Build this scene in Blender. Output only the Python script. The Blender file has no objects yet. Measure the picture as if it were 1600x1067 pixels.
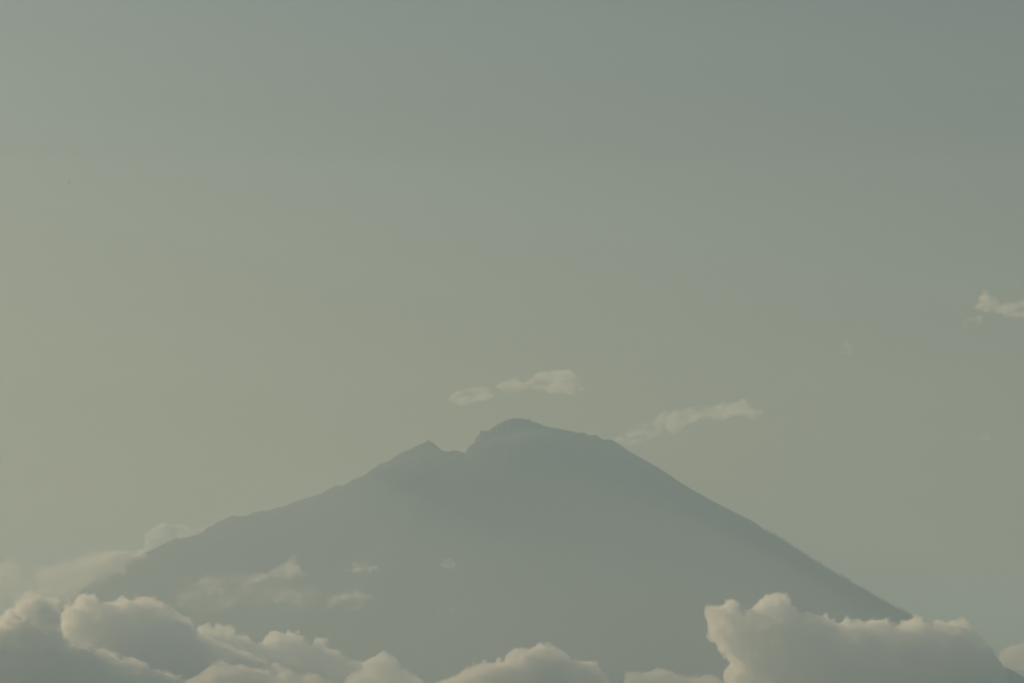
import bpy, math, random
import numpy as np
import openvdb
from mathutils import Vector, Matrix

R = math.radians
S = bpy.context.scene
COL = S.collection
rng = np.random.default_rng(7)
random.seed(7)

# ------------------------------------------------------------------ camera
HALF = R(7.3); PITCH = R(6.8); CAM_Z = 12.0
cam = bpy.data.cameras.new('camera')
cam.sensor_width = 36.0
cam.lens = 18.0 / math.tan(HALF)
cam.clip_start = 1.0
cam.clip_end = 400000.0
cam_o = bpy.data.objects.new('camera', cam); COL.objects.link(cam_o)
cam_o.location = (0, 0, CAM_Z)
cam_o.rotation_euler = (R(90) + PITCH, 0, 0)
S.camera = cam_o

# ------------------------------------------------------------------ light
SUN_AZ, SUN_EL = 43.0, 18.0          # degrees left of the view, above the horizon
sd = Vector((-math.sin(R(SUN_AZ)) * math.cos(R(SUN_EL)), math.cos(R(SUN_AZ)) * math.cos(R(SUN_EL)), math.sin(R(SUN_EL))))
sun = bpy.data.lights.new('sun', 'SUN')
sun.energy = 5.0
sun.angle = R(0.5)
sun.color = (1.0, 0.71, 0.385)
sun_o = bpy.data.objects.new('sun', sun); COL.objects.link(sun_o)
sun_o.rotation_euler = sd.to_track_quat('Z', 'Y').to_euler()
sun_o.location = (-2000, 0, 5000)

SKY_STR = 0.052
SKY_TINT = (0.50, 0.66, 0.72, 1)
DUST_H = 4.5
DUST = (23.5, 12.0, 0.6, 1)
w = bpy.data.worlds.new('World'); S.world = w; w.use_nodes = True
nt = w.node_tree; nt.nodes.clear()
out = nt.nodes.new('ShaderNodeOutputWorld')
bg = nt.nodes.new('ShaderNodeBackground')
sky = nt.nodes.new('ShaderNodeTexSky')
sky.sky_type = 'NISHITA'; sky.sun_disc = False
sky.sun_elevation = R(SUN_EL); sky.sun_rotation = R(-SUN_AZ)
sky.altitude = 0; sky.air_density = 1.0; sky.dust_density = 4.0; sky.ozone_density = 1.0
def wn(kind, **kw):
    n_ = nt.nodes.new(kind)
    for k_, v_ in kw.items(): setattr(n_, k_, v_)
    return n_
def wmath(op, a, b=None):
    n_ = wn('ShaderNodeMath', operation=op)
    for i_, q in enumerate((a, b)):
        if q is None: continue
        if isinstance(q, (int, float)): n_.inputs[i_].default_value = q
        else: nt.links.new(q, n_.inputs[i_])
    return n_.outputs[0]
tint = wn('ShaderNodeMix', data_type='RGBA', blend_type='MULTIPLY')
tint.inputs[0].default_value = 1.0
tint.inputs[7].default_value = SKY_TINT
nt.links.new(sky.outputs[0], tint.inputs[6])
# dusty air low over the horizon, warmer and brighter on the sun's side
wtc = wn('ShaderNodeTexCoord'); wsep = wn('ShaderNodeSeparateXYZ'); nt.links.new(wtc.outputs['Generated'], wsep.inputs[0])
el = wmath('MAXIMUM', wsep.outputs[2], 0.0)
low = wmath('EXPONENT', wmath('MULTIPLY', el, -1.0 / math.sin(R(DUST_H))))
wdot = wn('ShaderNodeVectorMath', operation='DOT_PRODUCT'); nt.links.new(wtc.outputs['Generated'], wdot.inputs[0])
wdot.inputs[1].default_value = (-math.sin(R(SUN_AZ)), math.cos(R(SUN_AZ)), 0)
side = wmath('POWER', wmath('MAXIMUM', wmath('MULTIPLY_ADD', wdot.outputs['Value'], 0.5), 0.0), 4.2)
side.node.inputs[0].links[0].from_node.inputs[0].links[0].from_node.inputs[2].default_value = 0.5
dust = wn('ShaderNodeMix', data_type='RGBA', blend_type='MULTIPLY'); dust.inputs[0].default_value = 1.0
dust.inputs[6].default_value = DUST
nt.links.new(wmath('MULTIPLY', low, side), dust.inputs[7])
addn = wn('ShaderNodeMix', data_type='RGBA', blend_type='ADD'); addn.inputs[0].default_value = 1.0
addn.clamp_result = False
nt.links.new(tint.outputs[2], addn.inputs[6]); nt.links.new(dust.outputs[2], addn.inputs[7])
# faint level bands of thin high haze, and clearer air above them
wmap = wn('ShaderNodeMapping'); wmap.inputs['Scale'].default_value = (1.2, 1.2, 16.0); nt.links.new(wtc.outputs['Generated'], wmap.inputs[0])
wno = wn('ShaderNodeTexNoise'); wno.inputs['Scale'].default_value = 2.2; wno.inputs['Detail'].default_value = 4.0; wno.inputs['Roughness'].default_value = 0.45
nt.links.new(wmap.outputs[0], wno.inputs['Vector'])
zz = wmath('ADD', wsep.outputs[2], wmath('MULTIPLY', wno.outputs[0], 0.012))
step_ = wn('ShaderNodeMapRange', interpolation_type='SMOOTHSTEP'); nt.links.new(zz, step_.inputs[0])
step_.inputs[1].default_value = 0.1665; step_.inputs[2].default_value = 0.1715; step_.inputs[3].default_value = 1.035; step_.inputs[4].default_value = 0.968
band_ = wmath('MULTIPLY', step_.outputs[0], wmath('ADD', wmath('MULTIPLY', wno.outputs[0], 0.22), 0.89))
fin = wn('ShaderNodeMix', data_type='RGBA', blend_type='MULTIPLY'); fin.inputs[0].default_value = 1.0
nt.links.new(addn.outputs[2], fin.inputs[6]); nt.links.new(band_, fin.inputs[7])
nt.links.new(fin.outputs[2], bg.inputs['Color'])
nt.links.new(bg.outputs[0], out.inputs['Surface'])
bg.inputs['Strength'].default_value = SKY_STR

vs = S.view_settings
vs.view_transform = 'Standard'; vs.look = 'None'; vs.exposure = 0.06; vs.gamma = 1.0; vs.use_curve_mapping = False
S.render.dither_intensity = 1.0
cy = S.cycles
cy.volume_bounces = 20; cy.max_bounces = 24; cy.diffuse_bounces = 2; cy.transparent_max_bounces = 48
cy.use_denoising = True
cy.volume_max_steps = 512
cy.use_adaptive_sampling = False

# ------------------------------------------------------------------ helpers
def P(px, py, D):
    """World point at ground distance D whose direction is that of photograph pixel (px, py)."""
    cx = (px - 800) / 800 * math.tan(HALF); cz = (533.5 - py) / 800 * math.tan(HALF)
    c, s = math.cos(PITCH), math.sin(PITCH)
    d = (cx, c - cz * s, s + cz * c)
    k = D / d[1]
    return (d[0] * k, D, CAM_Z + d[2] * k)

def project(X, Y, Z):
    c, s = math.cos(PITCH), math.sin(PITCH)
    z = Z - CAM_Z
    f = Y * c + z * s; u = -Y * s + z * c
    k = 800 / math.tan(HALF)
    return 800 + X / f * k, 533.5 - u / f * k

TAB = np.random.default_rng(99).random((64, 64, 64, 3), dtype=np.float32)
TAB1 = np.ascontiguousarray(TAB[..., 0]).ravel()
TAB3 = TAB.reshape(-1, 3)
def vnoise(x, y, z, seed=0):
    x, y, z = (np.asarray(q, dtype=np.float32) + np.float32(seed * s_) for q, s_ in ((x, 7.31), (y, 3.17), (z, 5.53)))
    xi, yi, zi = np.floor(x), np.floor(y), np.floor(z)
    fx, fy, fz = x - xi, y - yi, z - zi
    fx = fx * fx * (3 - 2 * fx); fy = fy * fy * (3 - 2 * fy); fz = fz * fz * (3 - 2 * fz)
    X0, Y0, Z0 = (q.astype(np.int32) & 63 for q in (xi, yi, zi))
    X1, Y1, Z1 = (X0 + 1) & 63, (Y0 + 1) & 63, (Z0 + 1) & 63
    def L(i, j): 
        b = (i * 64 + j) * 64
        p = TAB1[b + Z0]
        return p + (TAB1[b + Z1] - p) * fz
    a = L(X0, Y0); a = a + (L(X0, Y1) - a) * fy
    c = L(X1, Y0); c = c + (L(X1, Y1) - c) * fy
    return (a + (c - a) * fx) * 2 - 1

def fbm(x, y, z, octaves=4, seed=0, gain=0.5):
    r = 0; a = 1.0; t = 0
    for o in range(octaves):
        r = r + a * vnoise(x * 2 ** o, y * 2 ** o, z * 2 ** o, seed + o * 17)
        t += a; a *= gain
    return r / t

def worley(x, y, z, seed=0):
    """Distance to the nearest cell point (0 at a point): inverted it gives rounded puffs."""
    x, y, z = (np.asarray(q + seed * 1.37, dtype=np.float32) for q in (x, y, z))
    xi, yi, zi = (np.floor(q) for q in (x, y, z))
    fx, fy, fz = x - xi, y - yi, z - zi
    X0, Y0, Z0 = (q.astype(np.int32) for q in (xi, yi, zi))
    best = np.full(x.shape, 9.0, np.float32)
    for a in (-1, 0, 1):
        for b in (-1, 0, 1):
            ij = (((X0 + a) & 63) * 64 + ((Y0 + b) & 63)) * 64
            for c in (-1, 0, 1):
                t = TAB3[ij + ((Z0 + c) & 63)]
                d = (t[:, 0] + (a - fx)) ** 2 + (t[:, 1] + (b - fy)) ** 2 + (t[:, 2] + (c - fz)) ** 2
                np.minimum(best, d, out=best)
    return np.sqrt(best)

def link_mesh(name, verts, faces, mat, parent=None, smooth=True):
    me = bpy.data.meshes.new(name)
    verts = np.asarray(verts, dtype=np.float32); faces = np.asarray(faces, dtype=np.int32)
    n = faces.shape[1]
    me.vertices.add(len(verts)); me.vertices.foreach_set('co', verts.ravel())
    me.loops.add(faces.size); me.loops.foreach_set('vertex_index', faces.ravel())
    me.polygons.add(len(faces))
    me.polygons.foreach_set('loop_start', np.arange(0, faces.size, n, dtype=np.int32))
    me.polygons.foreach_set('loop_total', np.full(len(faces), n, dtype=np.int32))
    me.update(calc_edges=True); me.validate()
    me.polygons.foreach_set('use_smooth', np.full(len(me.polygons), smooth))
    if mat: me.materials.append(mat)
    o = bpy.data.objects.new(name, me); COL.objects.link(o)
    if parent: o.parent = parent
    return o

def tag(o, label=None, cat=None, group=None, kind=None):
    if label: o['label'] = label
    if cat: o['category'] = cat
    if group: o['group'] = group
    if kind: o['kind'] = kind
    return o

def new_mat(name):
    m = bpy.data.materials.new(name); m.use_nodes = True
    m.node_tree.nodes.clear()
    return m, m.node_tree

# ------------------------------------------------------------------ materials
def rock_material():
    m, t = new_mat('volcanic_slope')
    o = t.nodes.new('ShaderNodeOutputMaterial'); b = t.nodes.new('ShaderNodeBsdfPrincipled')
    b.inputs['Roughness'].default_value = 0.95
    tc = t.nodes.new('ShaderNodeTexCoord'); sep = t.nodes.new('ShaderNodeSeparateXYZ')
    n = t.nodes.new('ShaderNodeTexNoise'); n.inputs['Scale'].default_value = 0.004; n.inputs['Detail'].default_value = 8
    n2 = t.nodes.new('ShaderNodeTexNoise'); n2.inputs['Scale'].default_value = 0.03; n2.inputs['Detail'].default_value = 6
    t.links.new(tc.outputs['Object'], n.inputs['Vector']); t.links.new(tc.outputs['Object'], n2.inputs['Vector'])
    t.links.new(tc.outputs['Object'], sep.inputs[0])
    mr = t.nodes.new('ShaderNodeMapRange'); mr.inputs[1].default_value = 1700; mr.inputs[2].default_value = 2500
    t.links.new(sep.outputs[2], mr.inputs[0])
    ad = t.nodes.new('ShaderNodeMath'); ad.operation = 'ADD'
    sb = t.nodes.new('ShaderNodeMath'); sb.operation = 'MULTIPLY_ADD'; sb.inputs[1].default_value = 1.6; sb.inputs[2].default_value = -0.8
    t.links.new(n.outputs[0], sb.inputs[0]); t.links.new(sb.outputs[0], ad.inputs[0]); t.links.new(mr.outputs[0], ad.inputs[1]); ad.use_clamp = True
    forest = t.nodes.new('ShaderNodeValToRGB')
    forest.color_ramp.elements[0].color = (0.016, 0.022, 0.013, 1); forest.color_ramp.elements[1].color = (0.028, 0.038, 0.02, 1)
    rock = t.nodes.new('ShaderNodeValToRGB')
    rock.color_ramp.elements[0].color = (0.026, 0.024, 0.022, 1); rock.color_ramp.elements[1].color = (0.04, 0.037, 0.034, 1)
    t.links.new(n2.outputs[0], forest.inputs[0]); t.links.new(n2.outputs[0], rock.inputs[0])
    mx = t.nodes.new('ShaderNodeMix'); mx.data_type = 'RGBA'
    t.links.new(ad.outputs[0], mx.inputs[0]); t.links.new(forest.outputs[0], mx.inputs[6]); t.links.new(rock.outputs[0], mx.inputs[7])
    t.links.new(mx.outputs[2], b.inputs['Base Color'])
    bp = t.nodes.new('ShaderNodeBump'); bp.inputs['Strength'].default_value = 0.4; bp.inputs['Distance'].default_value = 8
    t.links.new(n2.outputs[0], bp.inputs['Height']); t.links.new(bp.outputs[0], b.inputs['Normal'])
    t.links.new(b.outputs[0], o.inputs['Surface'])
    return m

def plain_material(name, c1, c2, scale, rough=0.9, bump=0.0, bdist=1.0):
    m, t = new_mat(name)
    o = t.nodes.new('ShaderNodeOutputMaterial'); b = t.nodes.new('ShaderNodeBsdfPrincipled')
    b.inputs['Roughness'].default_value = rough
    tc = t.nodes.new('ShaderNodeTexCoord')
    n = t.nodes.new('ShaderNodeTexNoise'); n.inputs['Scale'].default_value = scale; n.inputs['Detail'].default_value = 5
    r = t.nodes.new('ShaderNodeValToRGB'); r.color_ramp.elements[0].color = (*c1, 1); r.color_ramp.elements[1].color = (*c2, 1)
    t.links.new(tc.outputs['Object'], n.inputs['Vector']); t.links.new(n.outputs[0], r.inputs[0]); t.links.new(r.outputs[0], b.inputs['Base Color'])
    if bump:
        bp = t.nodes.new('ShaderNodeBump'); bp.inputs['Strength'].default_value = bump; bp.inputs['Distance'].default_value = bdist
        t.links.new(n.outputs[0], bp.inputs['Height']); t.links.new(bp.outputs[0], b.inputs['Normal'])
    t.links.new(b.outputs[0], o.inputs['Surface'])
    return m

def cloud_material(name, density, surf=0.06, g=0.35, nscale=0.02, uneven=0, lo=0.38, hi=0.68, gain=2.6):
    """Water droplets filling the puff, and a thin uneven skin of finer mist on it."""
    m, t = new_mat(name)
    o = t.nodes.new('ShaderNodeOutputMaterial')
    v = t.nodes.new('ShaderNodeVolumePrincipled')
    v.inputs['Color'].default_value = (1.0, 0.997, 0.99, 1)
    v.inputs['Density'].default_value = density
    v.inputs['Anisotropy'].default_value = g
    t.links.new(v.outputs[0], o.inputs['Volume'])
    if uneven:
        c0 = t.nodes.new('ShaderNodeTexCoord'); n0 = t.nodes.new('ShaderNodeTexNoise')
        n0.inputs['Scale'].default_value = uneven; n0.inputs['Detail'].default_value = 6; n0.inputs['Roughness'].default_value = 0.62
        mp = t.nodes.new('ShaderNodeMapping'); mp.inputs['Scale'].default_value = (0.6, 1, 1.25); t.links.new(c0.outputs['Object'], mp.inputs[0])
        m0 = t.nodes.new('ShaderNodeMapRange'); m0.interpolation_type = 'SMOOTHSTEP'
        m0.inputs[1].default_value = lo; m0.inputs[2].default_value = hi; m0.inputs[3].default_value = 0; m0.inputs[4].default_value = density * gain
        t.links.new(mp.outputs[0], n0.inputs['Vector']); t.links.new(n0.outputs[0], m0.inputs[0]); t.links.new(m0.outputs[0], v.inputs['Density'])
    tr = t.nodes.new('ShaderNodeBsdfTransparent'); df = t.nodes.new('ShaderNodeBsdfDiffuse'); tl = t.nodes.new('ShaderNodeBsdfTranslucent')
    df.inputs[0].default_value = (0.9, 0.9, 0.9, 1); tl.inputs[0].default_value = (0.9, 0.9, 0.9, 1)
    tc = t.nodes.new('ShaderNodeTexCoord')
    n = t.nodes.new('ShaderNodeTexNoise'); n.inputs['Scale'].default_value = nscale; n.inputs['Detail'].default_value = 5
    t.links.new(tc.outputs['Object'], n.inputs['Vector'])
    mr = t.nodes.new('ShaderNodeMapRange'); mr.inputs[1].default_value = 0.35; mr.inputs[2].default_value = 0.7
    mr.inputs[3].default_value = surf * 0.2; mr.inputs[4].default_value = surf
    t.links.new(n.outputs[0], mr.inputs[0])
    a = t.nodes.new('ShaderNodeMixShader'); a.inputs[0].default_value = 0.5
    t.links.new(df.outputs[0], a.inputs[1]); t.links.new(tl.outputs[0], a.inputs[2])
    b = t.nodes.new('ShaderNodeMixShader')
    t.links.new(mr.outputs[0], b.inputs[0]); t.links.new(tr.outputs[0], b.inputs[1]); t.links.new(a.outputs[0], b.inputs[2])
    t.links.new(b.outputs[0], o.inputs['Surface'])
    return m

# ------------------------------------------------------------------ mountain
RIDGE = [(-900,1180),(-500,1092),(-200,1022),(0,966),(100,925),(150,900),(200,874),(220,865),(240,857),(255,849),(270,843),(280,841),(290,838),(302,834),(307,835),(318,829),(325,823),(332,822),(338,818),(345,813),(353,811),(362,804),(370,806),(385,806),(391,803),(395,800),(403,799),
 (412,796),(418,798),(425,796),(430,793),(436,790),(440,791),(444,788),(450,788),(458,784),(465,781),(472,779),(480,777),(488,774),(495,771),(503,769),(512,763),(522,759),(526,757),(532,759),(540,756),(550,750),(560,745),(575,737),(584,731),(590,729),(594,724),(598,726),(602,721),(605,720),(615,714),(622,712),(627,707),(633,705),(640,702),(646,698),(652,696),(660,692),(665,689),(669,686),
 (673,690),(679,692),(685,698),(690,702),(697,704),(703,705),(710,703),(716,702),(721,705),(726,708),(729,704),(731,699),(737,695),(741,693),(742,685),(745,682),(748,680),(751,672),(756,673),(762,672),(768,669),(775,665),(778,662),(784,661),(789,658),(792,655),(796,655),(803,653),(809,651),
 (814,653),(820,655),(827,654),(833,658),(840,660),(850,664),(860,667),(872,669),(885,671),(895,673),(902,676),(907,676),(911,674),(916,677),(922,680),(928,679),(935,682),(943,686),(950,686),(957,687),(965,692),(972,697),(985,706),(1000,714),(1020,725),(1040,737),(1060,751),(1080,763),(1100,774),(1120,785),(1140,795),(1160,806),(1180,816),(1188,822),(1195,828),(1204,833),(1212,836),
 (1230,848),(1260,867),(1290,886),(1320,903),(1350,920),(1380,938),(1410,953),(1440,968),(1465,980),(1520,1008),(1560,1033),(1620,1068),(1800,1145),(2100,1215),(2600,1270)]
RIDGE = np.array(RIDGE, float)
MD = 30000.0
XPK = P(809, 651, MD)[0]
rx = np.array([P(a, b, MD)[0] for a, b in RIDGE]); rz = np.array([P(a, b, MD)[2] for a, b in RIDGE])
# smooth radial profiles to the left and right of the summit
def prof_l(r):
    return np.interp(XPK - r, np.concatenate([[-40000, -22000, -12000], rx[rx <= XPK]]), np.concatenate([[-30, -20, 150], rz[rx <= XPK]]))
def prof_r(r):
    return np.interp(XPK + r, np.concatenate([rx[rx >= XPK], [12000, 22000, 40000]]), np.concatenate([rz[rx >= XPK], [150, -20, -30]]))

def spaced(lo, hi, centre_lo, centre_hi, fine, coarse, grow=1.12):
    a = list(np.arange(centre_lo, centre_hi + fine, fine)); s = fine
    x = a[-1]
    while x < hi:
        s = min(coarse, s * grow); x += s; a.append(min(x, hi))
    s = fine; x = a[0]; b = []
    while x > lo:
        s = min(coarse, s * grow); x -= s; b.append(max(x, lo))
    return np.array(b[::-1] + a)

gx = spaced(-24000, 24000, -3850, 3850, 8.0, 900)
gy = spaced(14000, 54000, MD - 260, MD + 260, 20.0, 900, 1.07)
GX, GY = np.meshgrid(gx, gy)
dx, dy = GX - XPK, GY - MD
rr = np.hypot(dx, dy); th = np.arctan2(dy, dx)
cw = 0.5 + 0.5 * np.cos(th); cw = cw * cw * (3 - 2 * cw)
def blurred(fn, r, sig=420):
    q = np.arange(0, 40001, 20.0)
    f_ = fn(q); f_ = np.concatenate([f_[1:151][::-1], f_])
    k_ = np.exp(-0.5 * (np.arange(-75, 76) * 20 / sig) ** 2); k_ /= k_.sum()
    g_ = np.convolve(np.pad(f_, 75, mode='edge'), k_, mode='valid')[150:]
    return np.interp(r, q, g_)
zs_ = blurred(prof_l, rr) * (1 - cw) + blurred(prof_r, rr) * cw
zd_ = prof_l(rr) * (1 - cw) + prof_r(rr) * cw
wd_ = np.exp(-(dy / 250.0) ** 2)
GZ = zs_ * (1 - wd_) + zd_ * wd_
gully = fbm(np.cos(th) * 5 + 3 + 0.4 * fbm(GX / 900, GY / 900, GX * 0, 3, 8), np.sin(th) * 5, rr / 2200, 5, 3, 0.5)
gully2 = fbm(GX / 420, GY / 420, GX * 0, 5, 21)
amp = np.clip(rr / 900, 0, 1) * np.clip((GZ + 60) / 900, 0, 1)
GZ = GZ - amp * (36 * np.abs(gully) + 14 * gully2 + 10)
# fit the skyline to the traced one, only near the crest
u_t = RIDGE[:, 0]; v_t = RIDGE[:, 1]
cen = np.arange(-700, 2300, 1.0)
def skyline():
    u, v = project(GX, GY, GZ)
    top = np.full(len(cen), 9e9)
    for j in range(len(gy)):
        if gy[j] < 42000: top = np.minimum(top, np.interp(cen, u[j], v[j]))
    return u, top
want = np.interp(cen, u_t, v_t)
jag = fbm(cen / 14, cen * 0, cen * 0, 4, 5, 0.7) * 4.0
want = want + jag * np.interp(cen, [150, 260, 940, 1000, 1180], [0, 1, 1, 0.25, 0.15])
fade = None
for it, (sg, blur) in enumerate(((2500, 140), (2500, 140), (300, 20), (200, 1), (140, 1), (140, 1))):
    u, top = skyline()
    dd = want - top
    if blur > 1:
        kern = np.hanning(blur * 2 + 1); kern /= kern.sum()
        dd = np.convolve(np.pad(dd, blur, mode='edge'), kern, mode='valid')
    d = np.interp(u.ravel(), cen, dd).reshape(u.shape)
    dz = -d * math.tan(HALF) / 800 * GY
    fade = np.clip((2200 - np.abs(u - 800)) / 700, 0, 1)
    GZ = GZ + dz * np.exp(-((GY - MD) / sg) ** 2) * fade
    print('skyline error px', np.abs(dd[700:2300]).max())
for it in range(2):
    u, v = project(GX, GY, GZ)
    over = np.interp(u.ravel(), cen, want).reshape(u.shape) + np.clip(np.abs(GY - MD) / 400, 0, 3) - v
    GZ = GZ - np.where((over > 0) & (fade > 0.99) & (np.abs(GY - MD) < 6000), over, 0) * math.tan(HALF) / 800 * GY
    u, top = skyline()
    print('skyline', np.abs(want - top)[700:2300].max())
    dz = -np.interp(u.ravel(), cen, want - top).reshape(u.shape) * math.tan(HALF) / 800 * GY
    GZ = GZ + dz * np.exp(-((GY - MD) / 60.0) ** 2) * fade
GZ = np.maximum(GZ, -25.0)
ny_, nx_ = GX.shape
idx = np.arange(nx_ * ny_).reshape(ny_, nx_)
F = np.stack([idx[:-1, :-1], idx[:-1, 1:], idx[1:, 1:], idx[1:, :-1]], -1).reshape(-1, 4)
V = np.stack([GX, GY, GZ], -1).reshape(-1, 3)
mountain = link_mesh('mountain', V, F, rock_material())
tag(mountain, 'dark hazy volcano with a notched summit rising behind the low clouds', 'mountain', kind='structure')

# sea and shore
sea = link_mesh('sea', [(-60000, -20000, 0), (60000, -20000, 0), (60000, 59000, 0), (-60000, 59000, 0)], [(0, 1, 2, 3)],
                plain_material('sea_water', (0.01, 0.03, 0.035), (0.015, 0.04, 0.045), 0.02, 0.15, 0.5, 0.6))
tag(sea, 'calm grey green sea below the volcano', 'sea', kind='structure')
ang = np.linspace(0, 2 * math.pi, 48, endpoint=False)
bv = [(0, -60, 9.0)]
for k_, (rad, hz) in enumerate(((60, 9.5), (130, 5), (220, 1.0), (300, -3))):
    for a in ang:
        q = rad * (1 + 0.12 * math.sin(3 * a + k_) + 0.07 * math.sin(7 * a))
        bv.append((q * math.cos(a), -60 + q * math.sin(a), hz))
bf = []
n = len(ang)
for k_ in range(3):
    for i in range(n):
        bf.append((1 + k_ * n + i, 1 + k_ * n + (i + 1) % n, 1 + (k_ + 1) * n + (i + 1) % n, 1 + (k_ + 1) * n + i))
bv.append((0, -60, 9.6))
ring_top = [(len(bv) - 1, 1 + i, 1 + (i + 1) % n, len(bv) - 1) for i in range(n)]
me = bpy.data.meshes.new('beach')
me.from_pydata(bv, [], [f[:3] for f in ring_top] + [f[::-1] for f in bf]); me.update()
me.materials.append(plain_material('beach_sand', (0.18, 0.15, 0.11), (0.32, 0.27, 0.2), 0.6, 0.95, 0.4, 0.2))
beach = bpy.data.objects.new('beach', me); COL.objects.link(beach)
tag(beach, 'sandy rise under the camera beside the sea', 'beach', kind='structure')

# ------------------------------------------------------------------ haze
def box_mesh(name, lo, hi, mat):
    x0, y0, z0 = lo; x1, y1, z1 = hi
    v = [(x0,y0,z0),(x1,y0,z0),(x1,y1,z0),(x0,y1,z0),(x0,y0,z1),(x1,y0,z1),(x1,y1,z1),(x0,y1,z1)]
    f = [(0,3,2,1),(4,5,6,7),(0,1,5,4),(1,2,6,5),(2,3,7,6),(3,0,4,7)]
    return link_mesh(name, v, f, mat, smooth=False)
HAZE_TOP = 3060.0
hm, t = new_mat('haze_air')
ho = t.nodes.new('ShaderNodeOutputMaterial'); hv = t.nodes.new('ShaderNodeVolumePrincipled')
hv.inputs['Color'].default_value = (0.535, 0.775, 1.0, 1)
hv.inputs['Density'].default_value = 4.7e-5
hv.inputs['Anisotropy'].default_value = 0.08
t.links.new(hv.outputs[0], ho.inputs['Volume'])
haze = box_mesh('haze', (-61000, -21000, -26.5), (61000, 60000, HAZE_TOP), hm)
tag(haze, 'pale greenish haze between the viewer and the volcano', 'haze', kind='stuff')

# thin mist lying low before the slope, a flattened body of droplets
mm, t = new_mat('low_mist_droplets')
mo = t.nodes.new('ShaderNodeOutputMaterial'); mv = t.nodes.new('ShaderNodeVolumePrincipled')
mv.inputs['Color'].default_value = (0.82, 0.89, 1.0, 1); mv.inputs['Density'].default_value = 1.8e-4; mv.inputs['Anisotropy'].default_value = 0.3
t.links.new(mv.outputs[0], mo.inputs['Volume'])
vv, fc = [], []
NU, NV = 96, 24
for j in range(NV + 1):
    for i in range(NU):
        a = 2 * math.pi * i / NU; b = -math.pi / 2 + math.pi * j / NV
        k_ = 1 + 0.05 * math.sin(5 * a + 3 * b) + 0.04 * math.sin(11 * a - 2 * b)
        vv.append((5200 * math.cos(a) * math.cos(b) * k_, 1700 * math.sin(a) * abs(math.sin(a)) * (0.93 * math.cos(b) ** 3 + 0.07 * math.cos(b)) * k_, (1600 if b > 0 else 370) * math.sin(b) * k_))
for j in range(NV):
    for i in range(NU):
        fc.append((j * NU + i, j * NU + (i + 1) % NU, (j + 1) * NU + (i + 1) % NU, (j + 1) * NU + i))
mist = link_mesh('mist', vv, fc, mm)
mist.location = (P(380, 1000, 21500)[0], 21500, 400)
tag(mist, 'thin pale mist lying before the lower left slope', 'mist', kind='stuff')

# ------------------------------------------------------------------ trees on the right flank
leaf_m = plain_material('casuarina_needles', (0.035, 0.055, 0.02), (0.07, 0.10, 0.04), 0.8)
bark_m = plain_material('bark', (0.06, 0.045, 0.03), (0.12, 0.09, 0.06), 2.0)
def tree_meshes(seed):
    r = random.Random(seed)
    h = 1.0
    tv, tf = [], []
    for k_, (z, q) in enumerate(((0, 0.035), (0.35, 0.026), (0.95, 0.006))):
        for i in range(6):
            a = i * math.pi / 3
            tv.append((q * math.cos(a) + 0.02 * k_ * r.uniform(-1, 1), q * math.sin(a), z))
    for k_ in range(2):
        for i in range(6):
            tf.append((k_ * 6 + i, k_ * 6 + (i + 1) % 6, k_ * 6 + 6 + (i + 1) % 6, k_ * 6 + 6 + i))
    cv, cf = [], []
    for q in range(110):
        z = 0.22 + 0.78 * r.random()
        wd = 0.26 * (1 - ((z - 0.45) / 0.6) ** 2) + 0.03
        a = r.random() * 6.283; d = wd * r.random() ** 0.5
        c = Vector((d * math.cos(a), d * math.sin(a), z))
        s = 0.10 * r.uniform(0.6, 1.3)
        b = len(cv)
        for p in range(4):
            cv.append(c + Vector((r.uniform(-1, 1), r.uniform(-1, 1), r.uniform(-0.7, 0.7))) * s)
        cf += [(b, b + 1, b + 2), (b, b + 2, b + 3), (b, b + 1, b + 3), (b + 1, b + 2, b + 3)]
    return (np.array(tv), np.array(tf)), (np.array([tuple(x) for x in cv]), np.array(cf))
UV = project(GX, GY, GZ)
def ridge_at(upx):
    """Crest point (x, y, z) of the built terrain in the direction of column upx."""
    u, v = UV
    sel = (np.abs(u - upx) < 2.0) & (GY < 45000)
    vv = np.where(sel, v, 9e9)
    k_ = np.unravel_index(np.argmin(vv), vv.shape)
    return GX[k_], GY[k_], GZ[k_]
protos = []
for s_ in range(4):
    (tv, tf), (cv, cf) = tree_meshes(s_)
    protos.append((tv, tf, cv, cf))
tree_data = []
cols_ = []
u = 1196.0
while u < 1466:
    dens = 0.5 + 0.5 * min(1, (u - 1196) / 120)
    u += random.uniform(0.9, 3.0) / dens
    cols_.append(u)
proto_objs = []
for i, upx in enumerate(cols_):
    x, y, z = ridge_at(upx)
    x += random.uniform(-3, 3)
    hgt = random.uniform(12, 22) * (1.0 if random.random() > 0.12 else 1.5)
    kx = i % 4
    if i < 4:
        e = bpy.data.objects.new('tree', None); COL.objects.link(e)
        tv, tf, cv, cf = protos[kx]
        a = link_mesh('trunk', tv, tf, bark_m, e); b = link_mesh('crown', cv, cf, leaf_m, e, smooth=False)
        proto_objs.append((e, a, b))
    else:
        e0, a0, b0 = proto_objs[kx]
        e = e0.copy(); COL.objects.link(e)
        for c0 in (a0, b0):
            c = c0.copy(); COL.objects.link(c); c.parent = e
    e.location = (x, y, z - 1.5)
    e.scale = (hgt, hgt, hgt)
    e.rotation_euler = (0, 0, random.uniform(0, 6.28))
    e.empty_display_size = 0.1
    tag(e, 'tiny dark tree standing on the right-hand skyline of the volcano', 'tree', 'trees along the right skyline of the volcano')

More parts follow.
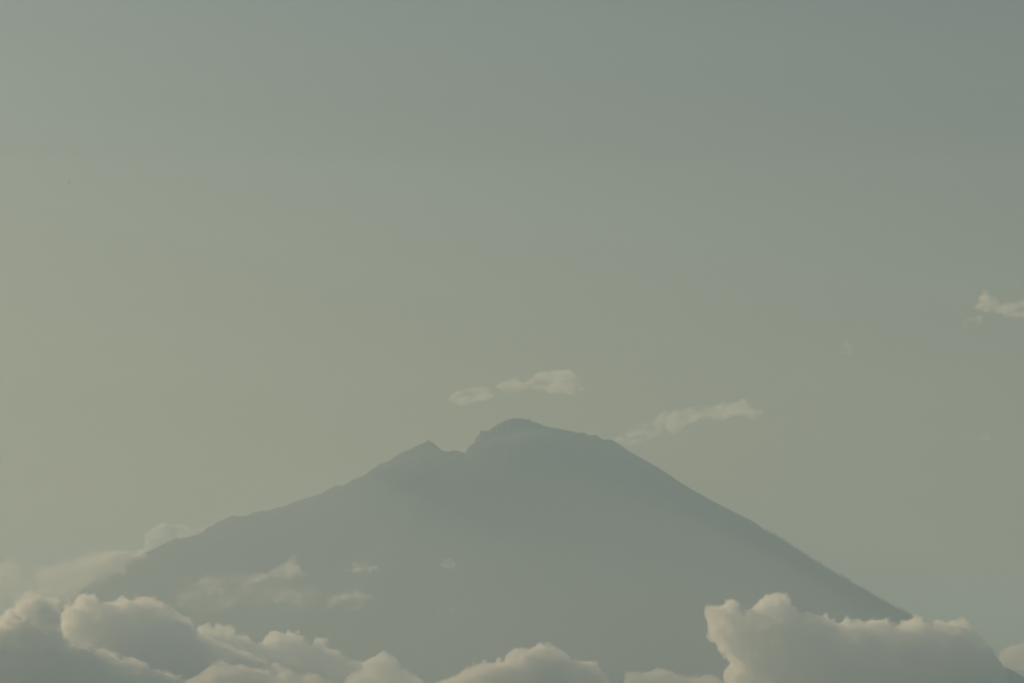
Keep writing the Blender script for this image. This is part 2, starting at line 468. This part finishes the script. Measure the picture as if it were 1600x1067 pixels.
# forest below that skyline, one mass
fv, ff, off = [], [], 0
def height_at(x, y):
    i = np.clip(np.searchsorted(gx, x) - 1, 0, len(gx) - 2); j = np.clip(np.searchsorted(gy, y) - 1, 0, len(gy) - 2)
    a = (x - gx[i]) / (gx[i + 1] - gx[i]); b = (y - gy[j]) / (gy[j + 1] - gy[j])
    return (GZ[j, i] * (1 - a) + GZ[j, i + 1] * a) * (1 - b) + (GZ[j + 1, i] * (1 - a) + GZ[j + 1, i + 1] * a) * b
for q in range(2600):
    x = rng.uniform(1900, 3900); y = MD + rng.normal(-250, 350)
    z = float(height_at(x, y))
    tv, tf, cv, cf = protos[q % 4]
    hh = rng.uniform(8, 13)
    sub = cv[:4 * 22] * (hh * 1.3, hh * 1.3, hh) + (x, y, z - 1)
    fv.append(sub); ff.append(cf[:4 * 22] + off); off += len(sub)
forest = link_mesh('forest', np.concatenate(fv), np.concatenate(ff), leaf_m, smooth=False)
tag(forest, 'dark forest covering the right flank of the volcano', 'forest', kind='stuff')

# ------------------------------------------------------------------ clouds
def poly_dist(poly, X, Z):
    """Signed distance (inside positive) to a closed polygon."""
    best = np.full(X.shape, 1e18); inside = np.zeros(X.shape, bool)
    n = len(poly)
    for i in range(n):
        x1, z1 = poly[i]; x2, z2 = poly[(i + 1) % n]
        ex, ez = x2 - x1, z2 - z1
        tt = np.clip(((X - x1) * ex + (Z - z1) * ez) / (ex * ex + ez * ez + 1e-9), 0, 1)
        best = np.minimum(best, (X - x1 - tt * ex) ** 2 + (Z - z1 - tt * ez) ** 2)
        c = ((z1 > Z) != (z2 > Z)) & (X < (x2 - x1) * (Z - z1) / (z2 - z1 + 1e-12) + x1)
        inside ^= c
    d = np.sqrt(best)
    return np.where(inside, d, -d)

import time
T0 = time.time()
def cloud(label, polys, D, rpx, mat, vox_px=1.6, puff_px=(28, 13, 6.5, 3.6), puff_amp=(8, 6.5, 4.2, 2.0), ragged=4.0, rag_px=10, warp=0.6, seed=1, bias=2.0, group=None, name='cloud'):
    """One cloud: the outline in photograph pixels is a section through it at distance D; it is
    inflated to a round body of edge radius rpx and broken into puffs."""
    m_px = D * math.tan(HALF) / 800 / math.cos(PITCH)
    Rm = rpx * m_px; vox = vox_px * m_px
    W = [[(P(a, b, D)[0], P(a, b, D)[2]) for a, b in pl] for pl in polys]
    allp = np.array([p for pl in W for p in pl])
    amp_tot = m_px * (sum(puff_amp) + ragged)
    pad = amp_tot + 3 * vox
    lo = np.array([allp[:, 0].min() - pad, D - Rm * (1 + warp) - pad, allp[:, 1].min() - pad])
    hi = np.array([allp[:, 0].max() + pad, D + Rm * (1 + warp) + pad, allp[:, 1].max() + pad])
    n = np.ceil((hi - lo) / vox).astype(int) + 1
    xs = lo[0] + np.arange(n[0]) * vox; ys = lo[1] + np.arange(n[1]) * vox; zs = lo[2] + np.arange(n[2]) * vox
    X2, Z2 = np.meshgrid(xs, zs, indexing='ij')
    d = np.full(X2.shape, -1e9)
    for pl in W: d = np.maximum(d, poly_dist(pl, X2, Z2))
    y0 = D + warp * Rm * fbm(X2 / (Rm * 1.6), Z2 / (Rm * 1.6), X2 * 0 + seed, 3, seed)
    e = Rm - np.minimum(d, Rm)
    Y = ys[None, :, None]
    Fld = Rm - np.sqrt(e[:, None, :] ** 2 + (Y - y0[:, None, :]) ** 2)
    bandm = np.abs(Fld) < amp_tot + 2 * vox
    ii, jj, kk = np.nonzero(bandm)
    x, y, z = xs[ii], ys[jj], zs[kk]
    add = np.zeros(len(x))
    for o_, (pp, pa) in enumerate(zip(puff_px, puff_amp)):
        if pa <= 0: continue
        L = pp * m_px
        add += pa * m_px * (0.6 - worley(x / L, y / L, z / L, seed + 31 * o_)) * 1.6
    if ragged > 0:
        L = rag_px * m_px
        add += ragged * m_px * 1.6 * fbm(x / L, y / L, z / L, 4, seed + 77, 0.6)
    Fld[ii, jj, kk] += add + bias * m_px
    g = openvdb.FloatGrid(background=float(Rm))
    g.copyFromArray(np.ascontiguousarray(-Fld, dtype=np.float64))
    pts, quads = g.convertToQuads(isovalue=0.0)
    if len(quads) == 0:
        print('EMPTY', label); return None
    pts = pts * vox + lo
    c = np.array([(lo[0] + hi[0]) / 2, D, lo[2]])
    o = link_mesh(name, pts - c, quads, mat)
    o.location = c
    tag(o, label, 'cloud', group)
    print('cloud', label[:40], n, len(quads), time.time()-T0)
    return o

CUM = cloud_material('cumulus_droplets', 0.023, 0.03, g=0.5, uneven=0.016, lo=0.36, hi=0.56, gain=1.5)
CUM_SOFT = cloud_material('soft_cumulus_droplets', 0.014, 0.025, g=0.5, uneven=0.014, lo=0.36, hi=0.56, gain=1.5)
WISP = cloud_material('wisp_droplets', 0.0085, 0.025, nscale=0.03, uneven=0.013, lo=0.40, hi=0.66)
SUNLIT_LOW = cloud_material('low_sunlit_droplets', 0.014, 0.03)
BROAD = cloud_material('broad_faint_droplets', 0.0009, 0.005, uneven=0.009, lo=0.40, hi=0.68)
PUFF = cloud_material('small_puff_droplets', 0.0075, 0.02, nscale=0.03, uneven=0.024, lo=0.42, hi=0.66)
VEIL = cloud_material('veil_droplets', 0.0058, 0.008, uneven=0.0022)
FAINT = cloud_material('faint_wisp_droplets', 0.0036, 0.012, uneven=0.013, lo=0.40, hi=0.68)
HIGH = cloud_material('high_cloud_droplets', 0.0045, 0.012, uneven=0.0075, lo=0.34, hi=0.68)
B = 1110   # base line of the cumulus, below the frame

cloud('cumulus cloud with a tall sunlit hump at the lower left corner',
      [[(-90,B),(-70,990),(-25,978),(0,972),(12,962),(25,956),(36,944),(46,936),(56,932),(64,937),(70,944),(78,940),(85,943),(90,950),(90,968),(88,985),(96,1000),(114,1008),(150,1016),(200,1034),(260,1058),(320,1080),(360,B)]],
      20600, 65, CUM, seed=3)
cloud('broad cumulus bank with a scalloped bright top in the lower left',
      [[(40,B),(80,1060),(106,1030),(112,1008),(100,999),(92,985),(97,972),(100,962),(108,952),(116,948),(124,941),(133,937),(142,936),(149,942),(158,945),(168,947),(180,945),(190,942),(200,940),(208,943),(216,940),(226,939),(236,940),(245,944),(253,950),(262,956),(276,964),(290,973),(300,984),(322,1000),(360,1018),(420,1040),(480,1066),(540,B)]],
      21500, 75, CUM, seed=11)
cloud('low cumulus with two small rounded heads left of centre',
      [[(180,B),(250,1050),(296,1010),(304,998),(306,990),(314,985),(326,984),(334,986),(340,982),(352,982),(360,987),(364,997),(374,1000),(386,1000),(398,1006),(412,1008),(420,999),(430,994),(442,993),(456,994),(468,997),(476,1008),(488,1010),(494,1004),(503,1006),(510,1016),(522,1024),(546,1036),(590,1050),(650,1068),(700,B)]],
      22800, 55, CUM, seed=19)
cloud('smooth dim cloud ridge along the bottom edge left of centre',
      [[(230,B),(290,1066),(310,1054),(318,1044),(330,1036),(344,1034),(362,1038),(380,1043),(402,1046),(430,1047),(446,1046),(462,1054),(480,1056),(496,1055),(510,1064),(570,B)]],
      20000, 40, CUM_SOFT, seed=23, puff_amp=(5, 4, 2.6, 1.4), bias=0.0)
cloud('small low cloud with a bumpy head on the bottom edge',
      [[(500,B),(535,1066),(552,1050),(562,1048),(572,1044),(568,1036),(572,1030),(582,1025),(592,1023),(598,1020),(606,1023),(616,1026),(622,1032),(622,1042),(634,1048),(646,1054),(660,1068),(720,B)]],
      21800, 38, CUM_SOFT, seed=29, puff_amp=(3, 4, 2.6, 1.4), bias=0.0)
cloud('gently domed cumulus rising at the bottom edge near the centre',
      [[(640,B),(696,1068),(718,1057),(732,1050),(746,1043),(760,1039),(774,1040),(786,1035),(796,1027),(806,1021),(818,1019),(830,1018),(842,1012),(850,1013),(856,1018),(866,1016),(878,1018),(888,1028),(896,1038),(904,1046),(910,1040),(918,1037),(926,1041),(932,1050),(944,1062),(990,B)]],
      20800, 60, CUM, seed=37)
cloud('low strip of cloud at the foot of the big right cumulus',
      [[(955,B),(974,1068),(979,1052),(986,1050),(996,1053),(1010,1050),(1024,1047),(1036,1046),(1048,1050),(1062,1057),(1076,1059),(1092,1055),(1104,1055),(1120,1058),(1136,1062),(1180,B)]],
      20200, 40, CUM_SOFT, seed=41, puff_amp=(5, 4, 2.6, 1.4), bias=0.0)
cloud('big towering cumulus with a curled bright left edge and tall bright crest',
      [[(1128,B),(1138,1062),(1144,1045),(1146,1032),(1138,1022),(1130,1014),(1122,1002),(1115,990),(1112,978),(1114,966),(1110,956),(1112,949),(1122,950),(1132,950),(1138,943),(1146,943),(1151,951),(1154,959),(1160,966),(1166,964),(1168,958),(1176,954),(1182,948),(1188,943),(1196,942),(1202,936),(1210,932),(1218,935),(1224,933),(1228,941),(1232,950),(1240,955),(1252,961),(1266,964),(1280,966),(1290,969),(1296,975),(1310,982),(1320,981),(1323,970),(1330,974),(1342,972),(1350,976),(1362,974),(1376,974),(1387,971),(1392,978),(1400,983),(1408,977),(1418,973),(1428,970),(1440,973),(1450,980),(1455,987),(1462,979),(1472,976),(1484,974),(1494,973),(1502,976),(1510,984),(1520,995),(1530,1006),(1545,1022),(1556,1040),(1580,B)]],
      22000, 70, CUM, seed=53)
cloud('small glowing cloud at the lower right edge of the frame',
      [[(1562,1030),(1568,1020),(1580,1012),(1596,1007),(1620,1000),(1650,1010),(1660,1040),(1620,1050),(1590,1044),(1570,1042),(1560,1038)]],
      23200, 16, SUNLIT_LOW, puff_px=(14, 6), puff_amp=(4, 2), ragged=6, seed=61)

# thin clouds in front of the slope
def wisp(label, polys, D, rpx, mat, seed, ragged=0.8, rag_px=16, vox=1.4):
    return cloud(label, polys, D, rpx, mat, vox_px=vox, puff_px=(10, 5), puff_amp=(0.15 * rpx, 0.0), ragged=ragged * rpx, rag_px=rag_px, seed=seed, bias=1.0)
wisp('forked wisp with a thin upright tip before the left slope',
     [[(386,908),(396,898),(414,892),(436,888),(450,880),(456,868),(464,864),(463,876),(468,888),(482,894),(478,902),(458,902),(434,902),(412,906),(398,914)]], 25000, 9, WISP, 67)
wisp('faint pale patch of mist left of the forked wisp',
     [[(280,932),(290,918),(306,908),(326,902),(342,904),(344,920),(330,934),(304,944),(284,944)]], 25000, 14, FAINT, 71)
wisp('faint slanting streak of mist below the forked wisp',
     [[(352,942),(366,922),(384,908),(400,904),(398,918),(384,934),(370,950),(356,952)]], 24800, 12, FAINT, 73)
wisp('soft round puff below the tip of the forked wisp',
     [[(430,936),(440,922),(456,920),(468,928),(468,942),(458,952),(444,948),(432,944)]], 24600, 10, FAINT, 79)
wisp('small flat wisp before the slope near the centre left',
     [[(540,891),(550,884),(562,877),(574,881),(588,886),(596,892),(580,896),(560,895)]], 25000, 6, PUFF, 83, vox=1.0, ragged=1.1, rag_px=8)
wisp('small bright puff before the middle of the lower slope',
     [[(534,934),(538,924),(548,920),(558,924),(562,934),(552,938),(540,938)]], 25000, 8, PUFF, 89, vox=1.0, ragged=0.9, rag_px=8)
wisp('dim smudge of mist spreading around the small bright puff',
     [[(508,938),(520,926),(540,926),(560,928),(580,930),(582,944),(562,952),(536,950),(512,950)]], 24800, 10, FAINT, 97)
wisp('tiny lone round puff right of the flat wisp',
     [[(690,882),(694,875),(702,874),(710,879),(708,887),(700,892),(693,890)]], 25000, 7, PUFF, 101, vox=0.9, ragged=0.9, rag_px=8)
wisp('tiny arched faint wisp below the lone round puff',
     [[(676,964),(684,952),(694,945),(704,946),(711,954),(710,960),(702,956),(692,956),(684,964)]], 25000, 5, FAINT, 103, vox=0.9)
wisp('long dim veil of cloud lying along the foot of the left slope',
     [[(-60,905),(-20,890),(20,886),(50,900),(72,890),(100,876),(130,866),(160,862),(190,866),(214,866),(196,882),(160,894),(134,918),(110,938),(50,946),(0,946),(-60,950)]], 25500, 26, VEIL, 107, rag_px=30)
wisp('dull yellow wisp curling up at the left edge above the hump cloud',
     [[(28,908),(40,902),(56,894),(72,888),(80,894),(66,904),(52,914),(36,918)]], 24300, 7, FAINT, 109)

wisp('broad very faint veil spread over the slope around the forked wisp',
     [[(262,948),(276,922),(304,904),(350,896),(400,890),(450,896),(486,910),(500,932),(482,952),(436,960),(390,952),(350,962),(306,958)]], 24200, 20, BROAD, 173, ragged=0.7, rag_px=26)

# clouds above the haze
SUNLIT = cloud_material('sunlit_cloud_droplets', 0.018, 0.03, uneven=0.009)
wisp('small oval cloud floating above the notch of the summit',
     [[(699,626),(704,617),(716,611),(732,610),(744,606),(758,605),(768,611),(770,620),(754,626),(736,630),(718,633),(704,632)]], 34000, 9, HIGH, 113, ragged=0.5)
wisp('larger feathered cloud floating above the summit peak',
     [[(778,604),(790,596),(800,590),(810,592),(818,596),(828,588),(842,582),(856,580),(868,576),(884,578),(898,584),(908,594),(918,612),(900,614),(880,614),(862,612),(846,606),(826,606),(808,612),(790,612)]], 34500, 10, HIGH, 127, ragged=0.6)
wisp('long arched cloud trailing off right of the summit shoulder',
     [[(1038,668),(1042,652),(1050,644),(1064,640),(1080,640),(1096,636),(1112,634),(1128,630),(1144,628),(1160,628),(1176,634),(1186,644),(1176,652),(1160,650),(1144,652),(1128,652),(1108,648),(1092,650),(1078,660),(1064,672),(1050,678)]], 36500, 9, HIGH, 131, ragged=0.7)
wisp('pale mist patch touching the right shoulder of the summit',
     [[(962,690),(970,680),(986,672),(1004,670),(1022,660),(1036,648),(1044,644),(1044,660),(1036,676),(1020,686),(1000,692),(980,696)]], 39000, 10, FAINT, 137, rag_px=24)
wisp('ragged cloud entering at the right edge high above the slope',
     [[(1524,478),(1528,466),(1536,458),(1544,462),(1552,468),(1562,474),(1580,472),(1600,470),(1640,466),(1680,474),(1680,498),(1640,500),(1600,496),(1572,494),(1556,488),(1540,486)]], 33000, 9, HIGH, 139, ragged=0.7)
wisp('small torn wisp just below the right edge cloud',
     [[(1502,508),(1508,498),(1520,496),(1532,494),(1530,504),(1518,510),(1506,514)]], 33000, 5, FAINT, 149, vox=1.0)
wisp('barely visible smudge of cloud in the right part of the sky',
     [[(1308,550),(1314,542),(1322,536),(1330,542),(1328,552),(1316,554)]], 33000, 6, FAINT, 151, vox=1.0)
wisp('thin faint streak of cloud at the right above the slope foot',
     [[(1508,684),(1516,678),(1530,675),(1546,680),(1548,686),(1530,688)]], 37500, 5, FAINT, 157, vox=1.0)
wisp('dim low smudge just right of the forested skyline',
     [[(1480,914),(1488,906),(1500,900),(1514,904),(1510,912),(1494,918)]], 58000 + 9000, 5, FAINT, 163, vox=1.0)
wisp('fluffy sunlit cloud peeking over the left slope of the volcano',
     [[(222,866),(226,848),(232,832),(242,824),(256,820),(268,824),(278,820),(288,816),(296,826),(312,828),(322,830),(322,850),(300,864),(260,872),(230,874)]], 50000, 11, SUNLIT, 167, ragged=0.9)

# ------------------------------------------------------------------ birds
bird_m = plain_material('dark_feathers', (0.02, 0.018, 0.016), (0.05, 0.045, 0.04), 6.0)
def bird(label, px, py, D, span, flap, heading):
    # body and wings as one continuous mesh: rings along the body, wings drawn out of its flanks
    bm_v, bm_f = [], []
    rings = [(-0.56, 0.012, 0.0), (-0.40, 0.08, 0.0), (-0.22, 0.09, 0.0), (0.0, 0.13, 0.0), (0.16, 0.12, 0.01), (0.28, 0.075, 0.03), (0.36, 0.08, 0.045), (0.42, 0.055, 0.045), (0.52, 0.008, 0.03)]
    N = 8
    for (y, q, z) in rings:
        wd = 1.8 if y < -0.3 else 1.0
        for i in range(N):
            a = i * 2 * math.pi / N
            bm_v.append((q * wd * math.cos(a), y, z + q * (0.35 if y < -0.3 else 1.0) * math.sin(a)))
    skip = {(2, 0), (3, 0), (2, N - 1), (3, N - 1), (2, 3), (3, 3), (2, 4), (3, 4)}
    for k_ in range(len(rings) - 1):
        for i in range(N):
            if (k_, i) in skip: continue
            bm_f.append((k_ * N + i, k_ * N + (i + 1) % N, (k_ + 1) * N + (i + 1) % N, (k_ + 1) * N + i))
    bm_f.append(tuple(range(N))[::-1]); bm_f.append(tuple((len(rings) - 1) * N + i for i in range(N)))
    for side in (1, -1):
        up, lo_ = (1, N - 1) if side == 1 else (3, 5)
        mid = 0 if side == 1 else 4
        hole = [2 * N + up, 3 * N + up, 4 * N + up, 4 * N + mid, 4 * N + lo_, 3 * N + lo_, 2 * N + lo_, 2 * N + mid]
        prev = hole
        for (t_, back, chord, zz, thk) in ((0.30, 0.0, 0.30, 0.20 * flap, 0.03), (0.62, 0.03, 0.28, 0.42 * flap, 0.018), (1.0, -0.16, 0.05, 0.40 * flap, 0.004)):
            x = side * (0.10 + t_ * 0.93)
            ring = []
            for (f_, g_) in ((-0.5, 1), (0, 1.2), (0.5, 1), (0.55, 0), (0.5, -1), (0, -1.0), (-0.5, -1), (-0.55, 0)):
                ring.append(len(bm_v)); bm_v.append((x, 0.02 + back + f_ * chord, 0.01 + zz + g_ * thk))
            for i in range(8):
                q4 = (prev[i], prev[(i + 1) % 8], ring[(i + 1) % 8], ring[i])
                bm_f.append(q4 if side == 1 else q4[::-1])
            prev = ring
        bm_f.append(tuple(prev) if side == 1 else tuple(prev[::-1]))
    me = bpy.data.meshes.new('bird'); me.from_pydata(bm_v, [], bm_f); me.update(); me.validate()
    me.materials.append(bird_m)
    for p in me.polygons: p.use_smooth = True
    o = bpy.data.objects.new('bird', me); COL.objects.link(o)
    o.location = P(px, py, D); s = span / 2; o.scale = (s, s, s)
    o.rotation_euler = (R(22), R(14), heading)
    tag(o, label, 'bird', 'distant birds in flight')
    return o
bird('dark bird soaring alone in the open sky at the upper left', 108, 285.5, 900, 0.95, 0.5, R(20))
bird('tiny dark bird just above the broad lower left cumulus', 135, 928, 1100, 0.75, 0.2, R(-10))
bird('tiny bird below the lone round puff on the lower slope', 695, 905, 1100, 0.65, 0.6, R(40))
bird('tiny flat winged bird against the slope below the notch', 715, 807, 1100, 0.80, -0.1, R(5))
bird('tiny bird against the slope above the gap left of the big cumulus', 1051, 916, 1100, 0.65, 0.4, R(60))
bird('tiny bird in the pale sky right of the slope', 1438, 778, 1100, 0.65, 0.3, R(-30))
